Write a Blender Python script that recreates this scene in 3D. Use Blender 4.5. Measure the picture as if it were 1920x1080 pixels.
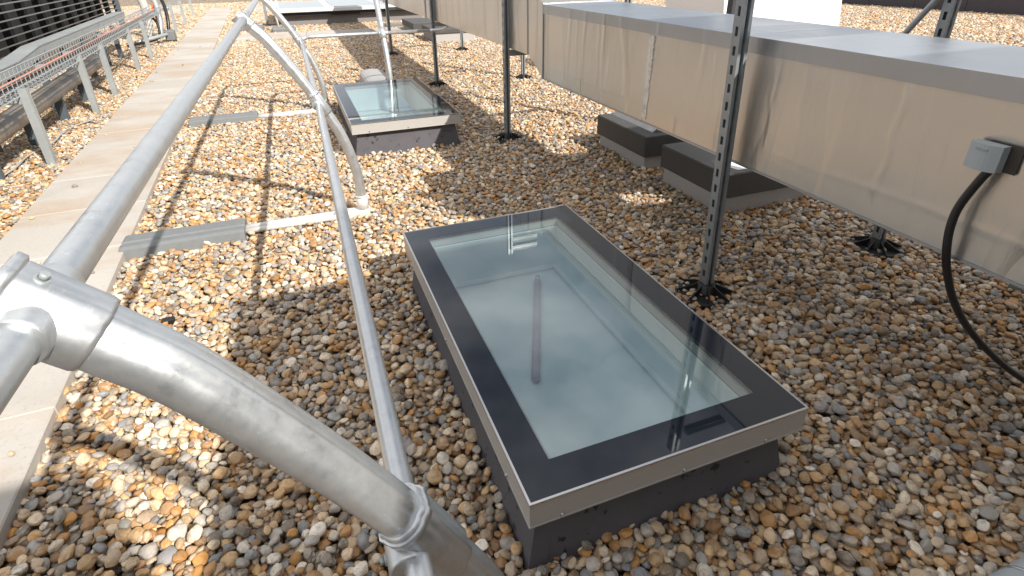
import bpy, math, random
import numpy as np
from mathutils import Vector, Matrix

# ------------------------------------------------------------------ scene, camera, light
S = bpy.context.scene
for o in list(bpy.data.objects):
    bpy.data.objects.remove(o)
COL = S.collection
rnd = random.Random(7)

CAM_R = [[0.9346092884534758, -0.35535648900734407, -0.015074603041580639],
         [0.17201256976294782, 0.4144940773719451, 0.8936477693516205],
         [0.3113152000465683, 0.8378045270490924, -0.4485157975768655]]
cd = bpy.data.cameras.new('camera')
cam = bpy.data.objects.new('camera', cd)
COL.objects.link(cam)
r_, u_, f_ = [Vector(v) for v in CAM_R]
mat = Matrix((r_, u_, -f_)).transposed().to_4x4()
mat.translation = Vector((0, 0, 1.25))
cam.matrix_world = mat
cd.sensor_width = 36.0
cd.lens = 1034.97 / 1920 * 36
cd.shift_y = -(540 - 443.6) / 1920
cd.clip_start = 0.02
cd.clip_end = 400
S.camera = cam

SUN_TO = Vector((0.605, -1.144, 1.0)).normalized()
sun_el = math.asin(SUN_TO.z)
sun_rot = math.atan2(SUN_TO.x, SUN_TO.y)
W = bpy.data.worlds.new('World')
S.world = W
W.use_nodes = True
nt = W.node_tree
nt.nodes.clear()
wo = nt.nodes.new('ShaderNodeOutputWorld')
bg = nt.nodes.new('ShaderNodeBackground')
sky = nt.nodes.new('ShaderNodeTexSky')
sky.sky_type = 'NISHITA'
sky.sun_disc = False
sky.sun_elevation = sun_el
sky.sun_rotation = sun_rot
sky.air_density = 1.0
sky.dust_density = 1.2
tc = nt.nodes.new('ShaderNodeTexCoord')
mp = nt.nodes.new('ShaderNodeMapping')
mp.inputs['Scale'].default_value = (1.0, 1.0, 1.8)
mp.inputs['Location'].default_value = (0.35, 0.1, 0.4)
no = nt.nodes.new('ShaderNodeTexNoise')
no.inputs['Scale'].default_value = 1.7
no.inputs['Detail'].default_value = 6
no.inputs['Roughness'].default_value = 0.55
rp = nt.nodes.new('ShaderNodeValToRGB')
rp.color_ramp.elements[0].position = 0.31
rp.color_ramp.elements[1].position = 0.62
mx = nt.nodes.new('ShaderNodeMix')
mx.data_type = 'RGBA'
mx.inputs[7].default_value = (17.0, 16.6, 16.2, 1)
nt.links.new(tc.outputs['Generated'], mp.inputs['Vector'])
nt.links.new(mp.outputs['Vector'], no.inputs['Vector'])
nt.links.new(no.outputs['Fac'], rp.inputs['Fac'])
nt.links.new(rp.outputs['Color'], mx.inputs[0])
nt.links.new(sky.outputs['Color'], mx.inputs[6])
nt.links.new(mx.outputs[2], bg.inputs['Color'])
bg.inputs['Strength'].default_value = 0.066
nt.links.new(bg.outputs[0], wo.inputs[0])

sl = bpy.data.lights.new('sun', 'SUN')
sl.energy = 5.0
sl.angle = math.radians(0.6)
sl.color = (1.0, 0.945, 0.86)
so = bpy.data.objects.new('sun', sl)
COL.objects.link(so)
so.rotation_euler = (-SUN_TO).to_track_quat('-Z', 'Y').to_euler()
so.location = (4, -6, 8)

S.view_settings.view_transform = 'Standard'
S.view_settings.look = 'None'
S.view_settings.gamma = 1
S.view_settings.exposure = 0.40
S.view_settings.use_curve_mapping = False
S.render.engine = 'CYCLES'
S.cycles.max_bounces = 8
S.cycles.transparent_max_bounces = 12
S.cycles.use_denoising = True
S.cycles.caustics_reflective = False

# ------------------------------------------------------------------ materials
def lin(c):
    return tuple(((x / 12.92) if x <= .04045 else ((x + .055) / 1.055) ** 2.4) for x in c)

class NT:
    def __init__(self, name):
        self.m = bpy.data.materials.new(name)
        self.m.use_nodes = True
        self.t = self.m.node_tree
        self.b = self.t.nodes['Principled BSDF']
        self.out = self.t.nodes['Material Output']
    def n(self, kind, **kw):
        x = self.t.nodes.new(kind)
        for k, v in kw.items():
            setattr(x, k, v)
        return x
    def l(self, a, b):
        self.t.links.new(a, b)
    def coord(self, which='Object', scale=(1, 1, 1)):
        c = self.n('ShaderNodeTexCoord')
        m = self.n('ShaderNodeMapping')
        m.inputs['Scale'].default_value = scale
        self.l(c.outputs[which], m.inputs['Vector'])
        return m.outputs['Vector']
    def noise(self, vec, scale, detail=4, rough=.55, w=None):
        x = self.n('ShaderNodeTexNoise')
        if w is not None:
            x.noise_dimensions = '4D'
            self.l(w, x.inputs['W'])
        x.inputs['Scale'].default_value = scale
        x.inputs['Detail'].default_value = detail
        x.inputs['Roughness'].default_value = rough
        self.l(vec, x.inputs['Vector'])
        return x.outputs['Fac']
    def ramp(self, fac, stops, interp='LINEAR'):
        x = self.n('ShaderNodeValToRGB')
        x.color_ramp.interpolation = interp
        e = x.color_ramp.elements
        while len(e) < len(stops):
            e.new(0.5)
        for i, (p, c) in enumerate(stops):
            e[i].position = p
            e[i].color = (*c, 1) if len(c) == 3 else c
        self.l(fac, x.inputs['Fac'])
        return x.outputs['Color']
    def mix(self, fac, a, b, mode='MIX'):
        x = self.n('ShaderNodeMix', data_type='RGBA', blend_type=mode)
        for v, s in ((fac, 0), (a, 6), (b, 7)):
            if isinstance(v, (int, float)):
                x.inputs[s].default_value = v
            elif isinstance(v, tuple):
                x.inputs[s].default_value = (*v, 1)
            else:
                self.l(v, x.inputs[s])
        return x.outputs[2]
    def bump(self, h, strength=.3, dist=.01, normal=None):
        x = self.n('ShaderNodeBump')
        x.inputs['Strength'].default_value = strength
        x.inputs['Distance'].default_value = dist
        self.l(h, x.inputs['Height'])
        if normal is not None:
            self.l(normal, x.inputs['Normal'])
        self.l(x.outputs['Normal'], self.b.inputs['Normal'])
        return x.outputs['Normal']
    def set(self, **kw):
        for k, v in kw.items():
            s = self.b.inputs[k.replace('_', ' ')]
            if isinstance(v, (int, float)):
                s.default_value = v
            elif isinstance(v, tuple):
                s.default_value = (*v, 1)
            else:
                self.l(v, s)
        return self

G = lambda v: (v, v, v)

def metal(name, col, rough, var=.12, metallic=1.0, scale=30, bump=.05, stretch=(1, 1, 1), dust=None):
    k = NT(name)
    v = k.coord('Object', stretch)
    n1 = k.noise(v, scale, 6, .65)
    n2 = k.noise(v, scale * .13, 4, .6)
    dark = tuple(c * (1 - var * 2) for c in col)
    c = k.mix(n1, dark, col)
    if dust:
        c = k.mix(k.ramp(n2, [(.5, G(0)), (.75, G(.6))]), c, dust)
    r = k.ramp(n2, [(.3, G(max(rough - .1, .04))), (.7, G(rough + .12))])
    k.set(Base_Color=c, Metallic=metallic, Roughness=r)
    k.bump(n1, bump, .003)
    return k.m

def paint(name, col, rough=.5, var=.1, scale=12, bump=.03, spec=.5):
    k = NT(name)
    v = k.coord('Object')
    n1 = k.noise(v, scale, 6, .6)
    c = k.mix(n1, tuple(x * (1 - var) for x in col), tuple(min(1, x * (1 + var)) for x in col))
    k.set(Base_Color=c, Roughness=rough)
    k.b.inputs['Specular IOR Level'].default_value = spec
    k.bump(n1, bump, .004)
    return k.m

M = {}
# brushed galvanised tube: small bright scratches and dull patches
def tube_mat():
    k = NT('galvanised_tube')
    v = k.coord('Object')
    n1 = k.noise(v, 55, 7, .7)
    n2 = k.noise(v, 7, 4, .6)
    sp = k.n('ShaderNodeTexVoronoi')
    sp.inputs['Scale'].default_value = 70
    k.l(v, sp.inputs['Vector'])
    spk = k.ramp(sp.outputs['Distance'], [(.0, G(1)), (.11, G(0))])
    c = k.mix(n1, (.50, .53, .555), (.72, .745, .76))
    n5 = k.noise(v, 26, 5, .75)
    c = k.mix(k.ramp(n5, [(.45, G(0)), (.70, G(.5))]), c, (.72, .73, .73))
    c = k.mix(spk, c, (.88, .88, .86))
    vs_ = k.coord('Object', (1, .35, 1))
    n4 = k.noise(vs_, 160, 3, .8)
    c = k.mix(k.ramp(n4, [(.62, G(0)), (.70, G(.35))]), c, (.90, .90, .89))
    c = k.mix(k.ramp(n5, [(.28, G(.45)), (.42, G(0))]), c, (.36, .38, .40))
    r = k.ramp(n5, [(.3, G(.32)), (.7, G(.46))])
    k.set(Base_Color=c, Metallic=.82, Roughness=r)
    k.bump(n1, .06, .002)
    return k.m
M['tube'] = tube_mat()
M['galv'] = metal('galvanised_strut', (.34, .37, .39), .45, .16, .45, 40, .05)
M['galv_pale'] = metal('galvanised_pale', (.43, .465, .475), .48, .12, .35, 30, .05)
M['dark_galv'] = metal('strut_inside', (.07, .075, .08), .6, .15, .6, 40, .05)
M['frame_alu'] = metal('anodised_frame', (.46, .445, .42), .42, .05, .1, 18, .02)
M['frame_edge'] = metal('bright_frame_edge', (.62, .62, .62), .25, .03, 1.0, 18, .02)
M['reveal'] = paint('white_reveal', (.80, .84, .83), .4, .02)
M['panel'] = paint('pale_panel', (.86, .87, .86), .5, .03, 4)
M['plastic_grey'] = paint('grey_recycled_plastic', (.17, .18, .185), .55, .16, 25, .12)
M['weight_cap'] = paint('pale_weight_cap', (.36, .36, .36), .5, .12, 18, .1)
M['weight_arm'] = metal('pale_arm', (.80, .79, .76), .5, .06, .35, 30, .04)
M['black'] = paint('black_rubber', (.012, .012, .013), .55, .3, 40, .1)
M['cable'] = paint('black_cable', (.014, .014, .015), .38, .2, 60, .1)
M['orange'] = paint('orange_cable', (.62, .13, .035), .5, .15, 40)
M['red'] = paint('red_cable', (.45, .06, .05), .5, .15, 40)
M['box_grey'] = paint('grey_plastic_box', (.36, .40, .43), .42, .03, 12, .01)
M['mauve'] = paint('mauve_rod', (.58, .42, .47), .5, .1, 12)
M['white'] = paint('white_cabinet', (.86, .86, .86), .5, .02, 8, .02)
M['unit'] = paint('unit_paint', (.30, .31, .32), .5, .08, 4, .02)
M['parapet'] = paint('parapet_felt', (.055, .05, .06), .8, .2, 9, .1)
M['light_block'] = paint('pale_concrete', (.40, .385, .37), .85, .12, 40, .25)
M['dark_block'] = paint('dark_coated_block', (.07, .068, .066), .6, .15, 25, .08)
M['slat'] = metal('louvre_blade', (.36, .375, .375), .5, .12, .35, 10, .03)
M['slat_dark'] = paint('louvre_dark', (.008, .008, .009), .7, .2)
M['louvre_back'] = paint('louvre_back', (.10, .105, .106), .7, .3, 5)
M['plate_dark'] = paint('stained_plate', (.05, .042, .034), .6, .5, 30)
M['post_blue'] = paint('blue_grey_post', (.085, .105, .125), .5, .1)
M['timber'] = paint('grey_panel', (.30, .31, .32), .6, .1)
M['far_curb'] = paint('far_curb', (.21, .20, .20), .8, .12)
M['far_frame'] = paint('far_frame', (.62, .64, .66), .35, .05)
M['frit'] = None

def frit_mat():
    k = NT('black_frit_glass')
    v = k.coord('Object')
    n = k.noise(v, 3, 3)
    k.set(Base_Color=k.mix(n, (.008, .013, .022), (.011, .017, .028)), Roughness=.03)
    k.b.inputs['IOR'].default_value = 1.58
    return k.m
M['frit'] = frit_mat()

def glass_mat():
    k = NT('tinted_glazing')
    t = k.t
    tr = k.n('ShaderNodeBsdfTransparent')
    v = k.coord('Object')
    n = k.noise(v, 2.0, 2)
    k.l(k.mix(n, (.83, .90, .915), (.85, .915, .925)), tr.inputs['Color'])
    gl = k.n('ShaderNodeBsdfGlossy')
    gl.inputs['Roughness'].default_value = .012
    fr = k.n('ShaderNodeFresnel')
    ge = k.n('ShaderNodeNewGeometry')
    io = k.n('ShaderNodeMapRange')
    io.inputs[3].default_value = 2.45
    io.inputs[4].default_value = 1 / 2.45
    k.l(ge.outputs['Backfacing'], io.inputs[0])
    k.l(io.outputs[0], fr.inputs['IOR'])
    ms = k.n('ShaderNodeMixShader')
    k.l(fr.outputs[0], ms.inputs[0])
    k.l(tr.outputs[0], ms.inputs[1])
    k.l(gl.outputs[0], ms.inputs[2])
    k.l(ms.outputs[0], k.out.inputs['Surface'])
    return k.m
M['glass'] = glass_mat()

def felt_mat():
    k = NT('roofing_felt')
    v = k.coord('Object')
    n1 = k.noise(v, 420, 3, .7)
    n2 = k.noise(v, 6, 5, .6)
    n3 = k.noise(v, 26, 4, .6)
    c = k.mix(n1, (.050, .047, .055), (.125, .118, .132))
    c = k.mix(k.ramp(n2, [(.35, G(0)), (.7, G(.35))]), c, (.15, .14, .152))
    c = k.mix(k.ramp(n3, [(.62, G(0)), (.66, G(.85))]), c, (.012, .012, .014))
    k.set(Base_Color=c, Roughness=.9)
    k.bump(n1, .5, .002)
    return k.m
M['felt'] = felt_mat()

def foil_mat(name='foil_duct', col=(.64, .605, .56), wr=1.0):
    k = NT(name)
    v = k.coord('Object', (1, 1, .28))
    v2 = k.coord('Object')
    n1 = k.noise(v, 7, 6, .6)
    n2 = k.noise(v2, 2.2, 5, .6)
    n3 = k.noise(v2, 60, 3, .6)
    w = k.n('ShaderNodeTexWave', wave_type='BANDS', bands_direction='Y')
    w.inputs['Scale'].default_value = 1.3
    w.inputs['Distortion'].default_value = 9
    w.inputs['Detail'].default_value = 3
    w.inputs['Detail Scale'].default_value = 1.3
    k.l(v, w.inputs['Vector'])
    crease = k.ramp(w.outputs['Fac'], [(.86, G(0)), (1.0, G(1))])
    c = k.mix(n2, tuple(x * .88 for x in col), col)
    sc = k.ramp(k.noise(v2, 35, 6, .75), [(.72, G(0)), (.77, G(.35))])
    c = k.mix(sc, c, tuple(x * .55 for x in col))
    k.set(Base_Color=c, Metallic=.9, Roughness=k.ramp(n2, [(.3, G(.29)), (.7, G(.42))]))
    h = k.mix(.5, n1, crease, 'ADD')
    nn = k.bump(h, .36 * wr, .014)
    b2 = k.n('ShaderNodeBump')
    b2.inputs['Strength'].default_value = .08
    b2.inputs['Distance'].default_value = .002
    k.l(n3, b2.inputs['Height'])
    k.l(nn, b2.inputs['Normal'])
    k.l(b2.outputs['Normal'], k.b.inputs['Normal'])
    return k.m
M['foil'] = foil_mat()
M['foil_cap'] = foil_mat('foil_cap', (.44, .455, .475), .5)
M['foil_sky_tint'] = foil_mat('foil_sky_tint', (.55, .59, .64), .5)  # same foil tinted bluer: sky reflection put into the top's colour
def tape_mat():
    k = NT('torn_tape')
    v = k.coord('Object', (1, 1, .6))
    n1 = k.noise(v, 55, 5, .7)
    c = k.ramp(n1, [(.24, (.14, .12, .10)), (.33, (.50, .46, .41)), (.52, (.70, .66, .61))])
    k.set(Base_Color=c, Roughness=.6, Metallic=.2)
    k.bump(n1, .5, .004)
    return k.m
M['foil_tape'] = tape_mat()
def lag_mat():
    k = NT('pipe_lagging')
    v = k.coord('Object')
    n1 = k.noise(v, 14, 6, .65)
    n2 = k.noise(v, 3, 4, .6)
    c = k.mix(k.ramp(n2, [(.4, G(0)), (.65, G(1))]), (.20, .195, .19), (.34, .29, .24))
    k.set(Base_Color=c, Metallic=.5, Roughness=.5)
    k.bump(n1, .4, .01)
    return k.m
M['lag'] = lag_mat()

def slab_mat():
    k = NT('paving_stone')
    v = k.coord('Object')
    oi = k.n('ShaderNodeObjectInfo')
    n1 = k.noise(v, 90, 5, .7)
    g = k.n('ShaderNodeNewGeometry')
    n2 = k.noise(g.outputs['Position'], 1.6, 5, .6)
    mpp = k.n('ShaderNodeMapping')
    mpp.inputs['Scale'].default_value = (.8, 1.9, 1)
    k.l(g.outputs['Position'], mpp.inputs['Vector'])
    n3 = k.noise(mpp.outputs['Vector'], 1.2, 5, .6)
    c = k.mix(oi.outputs['Random'], (.41, .385, .35), (.455, .43, .395))
    c = k.mix(k.ramp(n3, [(.48, G(0)), (.60, G(.75))]), c, (.40, .315, .24))
    c = k.mix(k.ramp(n2, [(.5, G(0)), (.7, G(.5))]), c, (.56, .53, .50))
    c = k.mix(k.ramp(n1, [(.32, G(.5)), (.44, G(0))]), c, (.25, .21, .17))
    k.set(Base_Color=c, Roughness=.9)
    k.bump(n1, .25, .003)
    return k.m
M['slab'] = slab_mat()

PAL = [(.43, .285, .155), (.56, .43, .295), (.25, .23, .205), (.36, .21, .10), (.63, .54, .42), (.33, .31, .28),
       (.48, .36, .24), (.235, .24, .245), (.45, .24, .095), (.42, .335, .245), (.68, .625, .54), (.175, .15, .12),
       (.52, .36, .205), (.39, .375, .345), (.29, .18, .10), (.58, .465, .33)]
def pebble_mat():
    k = NT('flint_pebble')
    a = k.n('ShaderNodeAttribute', attribute_type='INSTANCER', attribute_name='tone')
    a2 = k.n('ShaderNodeAttribute', attribute_type='INSTANCER', attribute_name='shade')
    nst = len(PAL)
    base = k.ramp(a.outputs['Fac'], [(i / nst, c) for i, c in enumerate(PAL)], 'CONSTANT')
    v = k.coord('Object')
    mw = k.n('ShaderNodeMath', operation='MULTIPLY')
    mw.inputs[1].default_value = 97.0
    k.l(a2.outputs['Fac'], mw.inputs[0])
    n1 = k.noise(v, 1.4, 4, .6, mw.outputs[0])
    n2 = k.noise(v, 5.5, 5, .65, mw.outputs[0])
    alt = k.ramp(a2.outputs['Fac'], [(0, (.30, .15, .06)), (.25, (.55, .47, .38)), (.5, (.17, .17, .175)), (.75, (.46, .27, .12)), (1, (.38, .35, .31))])
    c = k.mix(k.ramp(n1, [(.47, G(0)), (.66, G(.75))]), base, alt)
    spot = k.ramp(n2, [(.58, G(0)), (.66, G(.6))])
    c = k.mix(spot, c, (.09, .07, .055))
    pale = k.ramp(n2, [(.30, G(.65)), (.39, G(0))])
    c = k.mix(pale, c, (.60, .53, .43))
    hs = k.n('ShaderNodeHueSaturation')
    vr = k.n('ShaderNodeMapRange')
    vr.inputs[3].default_value = .90
    vr.inputs[4].default_value = 1.42
    k.l(a2.outputs['Fac'], vr.inputs[0])
    k.l(vr.outputs[0], hs.inputs['Value'])
    hs.inputs['Saturation'].default_value = 1.1
    k.l(c, hs.inputs['Color'])
    k.set(Base_Color=hs.outputs['Color'], Roughness=k.ramp(n1, [(.3, G(.28)), (.7, G(.52))]))
    k.b.inputs['Specular IOR Level'].default_value = .5
    k.bump(n2, .22, .15)
    return k.m
M['pebble'] = pebble_mat()

def deck_mat():
    k = NT('gravel_bed')
    g = k.n('ShaderNodeNewGeometry')
    vo = k.n('ShaderNodeTexVoronoi')
    vo.inputs['Scale'].default_value = 26
    k.l(g.outputs['Position'], vo.inputs['Vector'])
    sep = k.n('ShaderNodeSeparateColor')
    k.l(vo.outputs['Color'], sep.inputs[0])
    nst = len(PAL)
    base = k.ramp(sep.outputs[0], [(i / nst, c) for i, c in enumerate(PAL)], 'CONSTANT')
    dk = k.ramp(vo.outputs['Distance'], [(.25, G(1)), (.75, G(.35))])
    k.set(Base_Color=k.mix(1.0, base, dk, 'MULTIPLY'), Roughness=.8)
    inv = k.ramp(vo.outputs['Distance'], [(0, G(1)), (.8, G(0))])
    k.bump(inv, 1.0, .03)
    return k.m
M['deck'] = deck_mat()

# ------------------------------------------------------------------ mesh helpers
class MB:
    def __init__(self):
        self.v, self.f, self.mi, self.sm, self.cur = [], [], [], [], 0
    def add(self, vs, fs, smooth=False):
        o = len(self.v)
        self.v += [tuple(p) for p in vs]
        for f in fs:
            self.f.append(tuple(i + o for i in f))
            self.mi.append(self.cur)
            self.sm.append(smooth)
        return self
    def box(self, a, b, bev=0.0):
        x0, y0, z0 = a
        x1, y1, z1 = b
        if bev <= 0:
            vs = [(x0, y0, z0), (x1, y0, z0), (x1, y1, z0), (x0, y1, z0), (x0, y0, z1), (x1, y0, z1), (x1, y1, z1), (x0, y1, z1)]
            return self.add(vs, [(0, 3, 2, 1), (4, 5, 6, 7), (0, 1, 5, 4), (1, 2, 6, 5), (2, 3, 7, 6), (3, 0, 4, 7)])
        c = bev
        def ring(x0, y0, x1, y1, z):
            return [(x0, y0, z), (x1, y0, z), (x1, y1, z), (x0, y1, z)]
        def oct_(i, z):
            return [(x0 + c - i * 0, y0, z), (x1 - c, y0, z), (x1, y0 + c, z), (x1, y1 - c, z), (x1 - c, y1, z), (x0 + c, y1, z), (x0, y1 - c, z), (x0, y0 + c, z)]
        def octin(z):
            return [(x0 + c, y0 + c, z), (x1 - c, y0 + c, z), (x1 - c, y0 + c, z), (x1 - c, y1 - c, z), (x1 - c, y1 - c, z), (x0 + c, y1 - c, z), (x0 + c, y1 - c, z), (x0 + c, y0 + c, z)]
        vs = ring(x0 + c, y0 + c, x1 - c, y1 - c, z0) + oct_(0, z0 + c) + oct_(0, z1 - c) + ring(x0 + c, y0 + c, x1 - c, y1 - c, z1)
        fs = [(3, 2, 1, 0), (20, 21, 22, 23)]
        for i in range(8):
            j = (i + 1) % 8
            fs.append((4 + i, 4 + j, 12 + j, 12 + i))
        for k in range(4):
            a_, b_ = 4 + 2 * k, 5 + 2 * k
            fs.append((k, (k + 1) % 4, b_, a_))
            n_ = 4 + (2 * k + 2) % 8
            fs.append(((k + 1) % 4, n_, b_))
            a_, b_ = 12 + 2 * k, 13 + 2 * k
            fs.append((a_, b_, 20 + (k + 1) % 4, 20 + k))
            n_ = 12 + (2 * k + 2) % 8
            fs.append((b_, n_, 20 + (k + 1) % 4))
        return self.add(vs, fs)
    def tube(self, pts, r, n=16, caps=True, smooth=True, prof=None, up=None):
        pts = [Vector(p) for p in pts]
        rs = r if isinstance(r, (list, tuple)) else [r] * len(pts)
        vs = []
        T = []
        for i in range(len(pts)):
            a = pts[max(i - 1, 0)]
            b = pts[min(i + 1, len(pts) - 1)]
            T.append((b - a).normalized())
        ref = Vector(up) if up else (Vector((0, 0, 1)) if abs(T[0].z) < .9 else Vector((1, 0, 0)))
        N = (ref - T[0] * ref.dot(T[0])).normalized()
        for i, p in enumerate(pts):
            N = (N - T[i] * N.dot(T[i])).normalized()
            B = T[i].cross(N)
            for k in range(n):
                if prof:
                    pu, pv = prof[k]
                    vs.append(p + N * pu * rs[i] + B * pv * rs[i])
                else:
                    t = 2 * math.pi * k / n
                    vs.append(p + N * math.cos(t) * rs[i] + B * math.sin(t) * rs[i])
        fs = []
        for i in range(len(pts) - 1):
            for k in range(n):
                k2 = (k + 1) % n
                fs.append((i * n + k, i * n + k2, (i + 1) * n + k2, (i + 1) * n + k))
        self.add(vs, fs, smooth)
        if caps:
            o = len(self.v) - len(vs)
            m = len(vs)
            self.f.append(tuple(o + k for k in reversed(range(n))))
            self.f.append(tuple(o + m - n + k for k in range(n)))
            self.mi += [self.cur] * 2
            self.sm += [False] * 2
        return self
    def extrude_z(self, ring, z0, z1, ring_top=None):
        n = len(ring)
        rt = ring_top or ring
        vs = [(x, y, z0) for x, y in ring] + [(x, y, z1) for x, y in rt]
        fs = [tuple(reversed(range(n))), tuple(range(n, 2 * n))]
        fs += [(k, (k + 1) % n, n + (k + 1) % n, n + k) for k in range(n)]
        return self.add(vs, fs)
    def ring_prism(self, o, i, z0, z1):
        # o, i: (x0,y0,x1,y1) outer and inner rectangles
        def R(q, z):
            return [(q[0], q[1], z), (q[2], q[1], z), (q[2], q[3], z), (q[0], q[3], z)]
        vs = R(o, z0) + R(i, z0) + R(o, z1) + R(i, z1)
        fs = []
        for k in range(4):
            j = (k + 1) % 4
            fs += [(k, j, 8 + j, 8 + k), (4 + j, 4 + k, 12 + k, 12 + j), (8 + k, 8 + j, 12 + j, 12 + k), (j, k, 4 + k, 4 + j)]
        return self.add(vs, fs)
    def build(self, name, mats, parent=None, loc=None):
        me = bpy.data.meshes.new(name)
        me.from_pydata(self.v, [], self.f)
        if not isinstance(mats, (list, tuple)):
            mats = [mats]
        for m in mats:
            me.materials.append(m)
        me.polygons.foreach_set('material_index', self.mi)
        me.polygons.foreach_set('use_smooth', self.sm)
        me.update()
        o = bpy.data.objects.new(name, me)
        COL.objects.link(o)
        if parent:
            o.parent = parent
            o.matrix_parent_inverse = Matrix.Identity(4)
            pl = Vector((0, 0, 0))
            q = parent
            while q:
                pl += q.location
                q = q.parent
            o.location = -pl + (Vector(loc) if loc else Vector((0, 0, 0)))
        elif loc:
            o.location = loc
        return o

def tag(o, label=None, cat=None, group=None, kind=None):
    if label: o['label'] = label
    if cat: o['category'] = cat
    if group: o['group'] = group
    if kind: o['kind'] = kind
    return o

def thing(name, loc, label, cat, group=None):
    e = bpy.data.objects.new(name, None)
    e.empty_display_size = .1
    COL.objects.link(e)
    e.location = loc
    return tag(e, label, cat, group)

def smooth_path(pts, n=8):
    P = [Vector(p) for p in pts]
    P = [P[0] * 2 - P[1]] + P + [P[-1] * 2 - P[-2]]
    out = []
    for i in range(1, len(P) - 2):
        a, b, c, d = P[i - 1:i + 3]
        for k in range(n):
            t = k / n
            out.append(.5 * ((2 * b) + (c - a) * t + (2 * a - 5 * b + 4 * c - d) * t * t + (3 * b - a - 3 * c + d) * t ** 3))
    out.append(P[-2])
    return out

# left-hand installations run about 2.7 degrees off the skylights' axis
KS = -0.0497
def lx(x, y):
    return x + KS * (y - 4.69)

# ------------------------------------------------------------------ ground
b = MB()
b.box((-40, -30, -.35), (60, 70, -.045))
tag(b.build('roof_deck', M['deck']), kind='structure')

# paved paths
def pave(name, segs, th=.035):
    root = bpy.data.objects.new(name, None)
    COL.objects.link(root)
    tag(root, kind='structure')
    me = None
    for i, (x, y, ang, sx, sy) in enumerate(segs):
        b = MB()
        g = .0007
        b.box((-sx / 2 + g, -sy / 2 + g, 0), (sx / 2 - g, sy / 2 - g, th), .004)
        o = b.build('paving_slab', M['slab'], root)
        o.location = (x, y, -.012 + rnd.uniform(-.002, .002))
        o.rotation_euler = (rnd.uniform(-.003, .003), rnd.uniform(-.003, .003), ang)
    return root
PA = math.atan(.038)
segs = []
for i in range(38):
    y = -1.6 + .6 * i
    segs.append((-1.115 - .038 * y, y, PA, .6, .6))
pave('path', segs, .05)
segs = []
for i in range(9):
    x = -.62 + .6 * i
    segs.append((x, 12.0 - .17 * (x + .6) * .55, -.05, .6, .85))
pave('cross_path', segs, .05)
segs = [(-5.6 + .6 * i, 20.6 - .05 * i, -.03, .6, 1.4) for i in range(12) if not -2.6 < -5.6 + .6 * i < -1.3]
pave('far_path', segs, .05)

# ------------------------------------------------------------------ pebbles (loose stones, one mass)
def deposit(L, g, n, seed, smin, smax):
    R = np.random.RandomState(seed)
    N = int(L / g)
    Hm = np.zeros((N, N))
    Top = -np.ones((N, N), int)
    out = np.zeros((n, 9))
    for k in range(n):
        a = (smin + (smax - smin) * R.beta(1.5, 2.5)) / 2
        bb = a * R.uniform(.60, .95)
        c = a * R.uniform(.40, .66)
        best = None
        yaw = R.uniform(0, math.pi)
        m = int(a / g) + 1
        ii = np.arange(-m, m + 1)
        gx, gy = np.meshgrid(ii * g, ii * g, indexing='ij')
        ca, sa = math.cos(yaw), math.sin(yaw)
        u = (gx * ca + gy * sa) / a
        v = (-gx * sa + gy * ca) / bb
        q = 1 - u * u - v * v
        ok = q > 0.02
        if ok.sum() < 4:
            continue
        hh = c * np.sqrt(np.where(ok, q, 0))
        for t in range(5):
            ci, cj = R.randint(0, N), R.randint(0, N)
            I = (ci + ii) % N
            J = (cj + ii) % N
            P = Hm[np.ix_(I, J)]
            z = (P + hh)[ok].max()
            if best is None or z < best[0]:
                best = (z, ci, cj, I, J, P)
        z, ci, cj, I, J, P = best
        z -= c * .30
        pv = P[ok]
        X, Y = gx[ok], gy[ok]
        mz = pv.mean()
        sx = ((pv - mz) * X).sum() / (X * X).sum()
        sy = ((pv - mz) * Y).sum() / (Y * Y).sum()
        sx, sy = np.clip([sx * .75, sy * .75], -.45, .45)
        newh = z + hh + (sx * gx + sy * gy)
        upd = ok & (newh > P)
        P = np.where(upd, newh, P)
        Hm[np.ix_(I, J)] = P
        T = Top[np.ix_(I, J)]
        Top[np.ix_(I, J)] = np.where(upd, k, T)
        out[k] = (ci * g, cj * g, z, a, bb, c, yaw, sx, sy)
    ids, cnt = np.unique(Top[Top >= 0], return_counts=True)
    vis = ids[cnt >= 2]
    return out[vis], Hm

rows, Hm = deposit(2.4, .0036, 38000, 3, .013, .045)
zoff = np.percentile(Hm, 55)
rows[:, 2] -= zoff

# footprints kept clear of stones
CLEAR = [(.300, .75, 1.030, 2.045), (.305, 3.99, 1.045, 5.43), (1.12, .20, 2.6, .32), (2.03, 2.94, 2.62, 3.51), (2.02, 2.16, 2.62, 2.68)]
def clear_mask(x, y, grow=0.0):
    k = np.ones(len(x), bool)
    for x0, y0, x1, y1 in CLEAR:
        k &= ~((x > x0 - grow) & (x < x1 + grow) & (y > y0 - grow) & (y < y1 + grow))
    xc = -1.115 - .038 * y
    k &= ~((np.abs(x - xc) < .283) & (y < 21.4))
    return k

def tiles(x0, x1, y0, y1, L, src, scale, seed):
    R = np.random.RandomState(seed)
    acc = []
    L = L * scale
    for i in range(int(math.floor(x0 / L)), int(math.ceil(x1 / L))):
        for j in range(int(math.floor(y0 / L)), int(math.ceil(y1 / L))):
            a = src.copy()
            a[:, :6] *= scale
            a[:, 2] /= scale
            rot = R.randint(2)
            if rot:   # turned half round
                a[:, 0] = L - a[:, 0]
                a[:, 1] = L - a[:, 1]
                a[:, 7] *= -1
                a[:, 8] *= -1
            a[:, 0] += i * L
            a[:, 1] += j * L
            acc.append(a)
    a = np.concatenate(acc)
    k = (a[:, 0] > x0) & (a[:, 0] < x1) & (a[:, 1] > y0) & (a[:, 1] < y1)
    return a[k]

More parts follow.
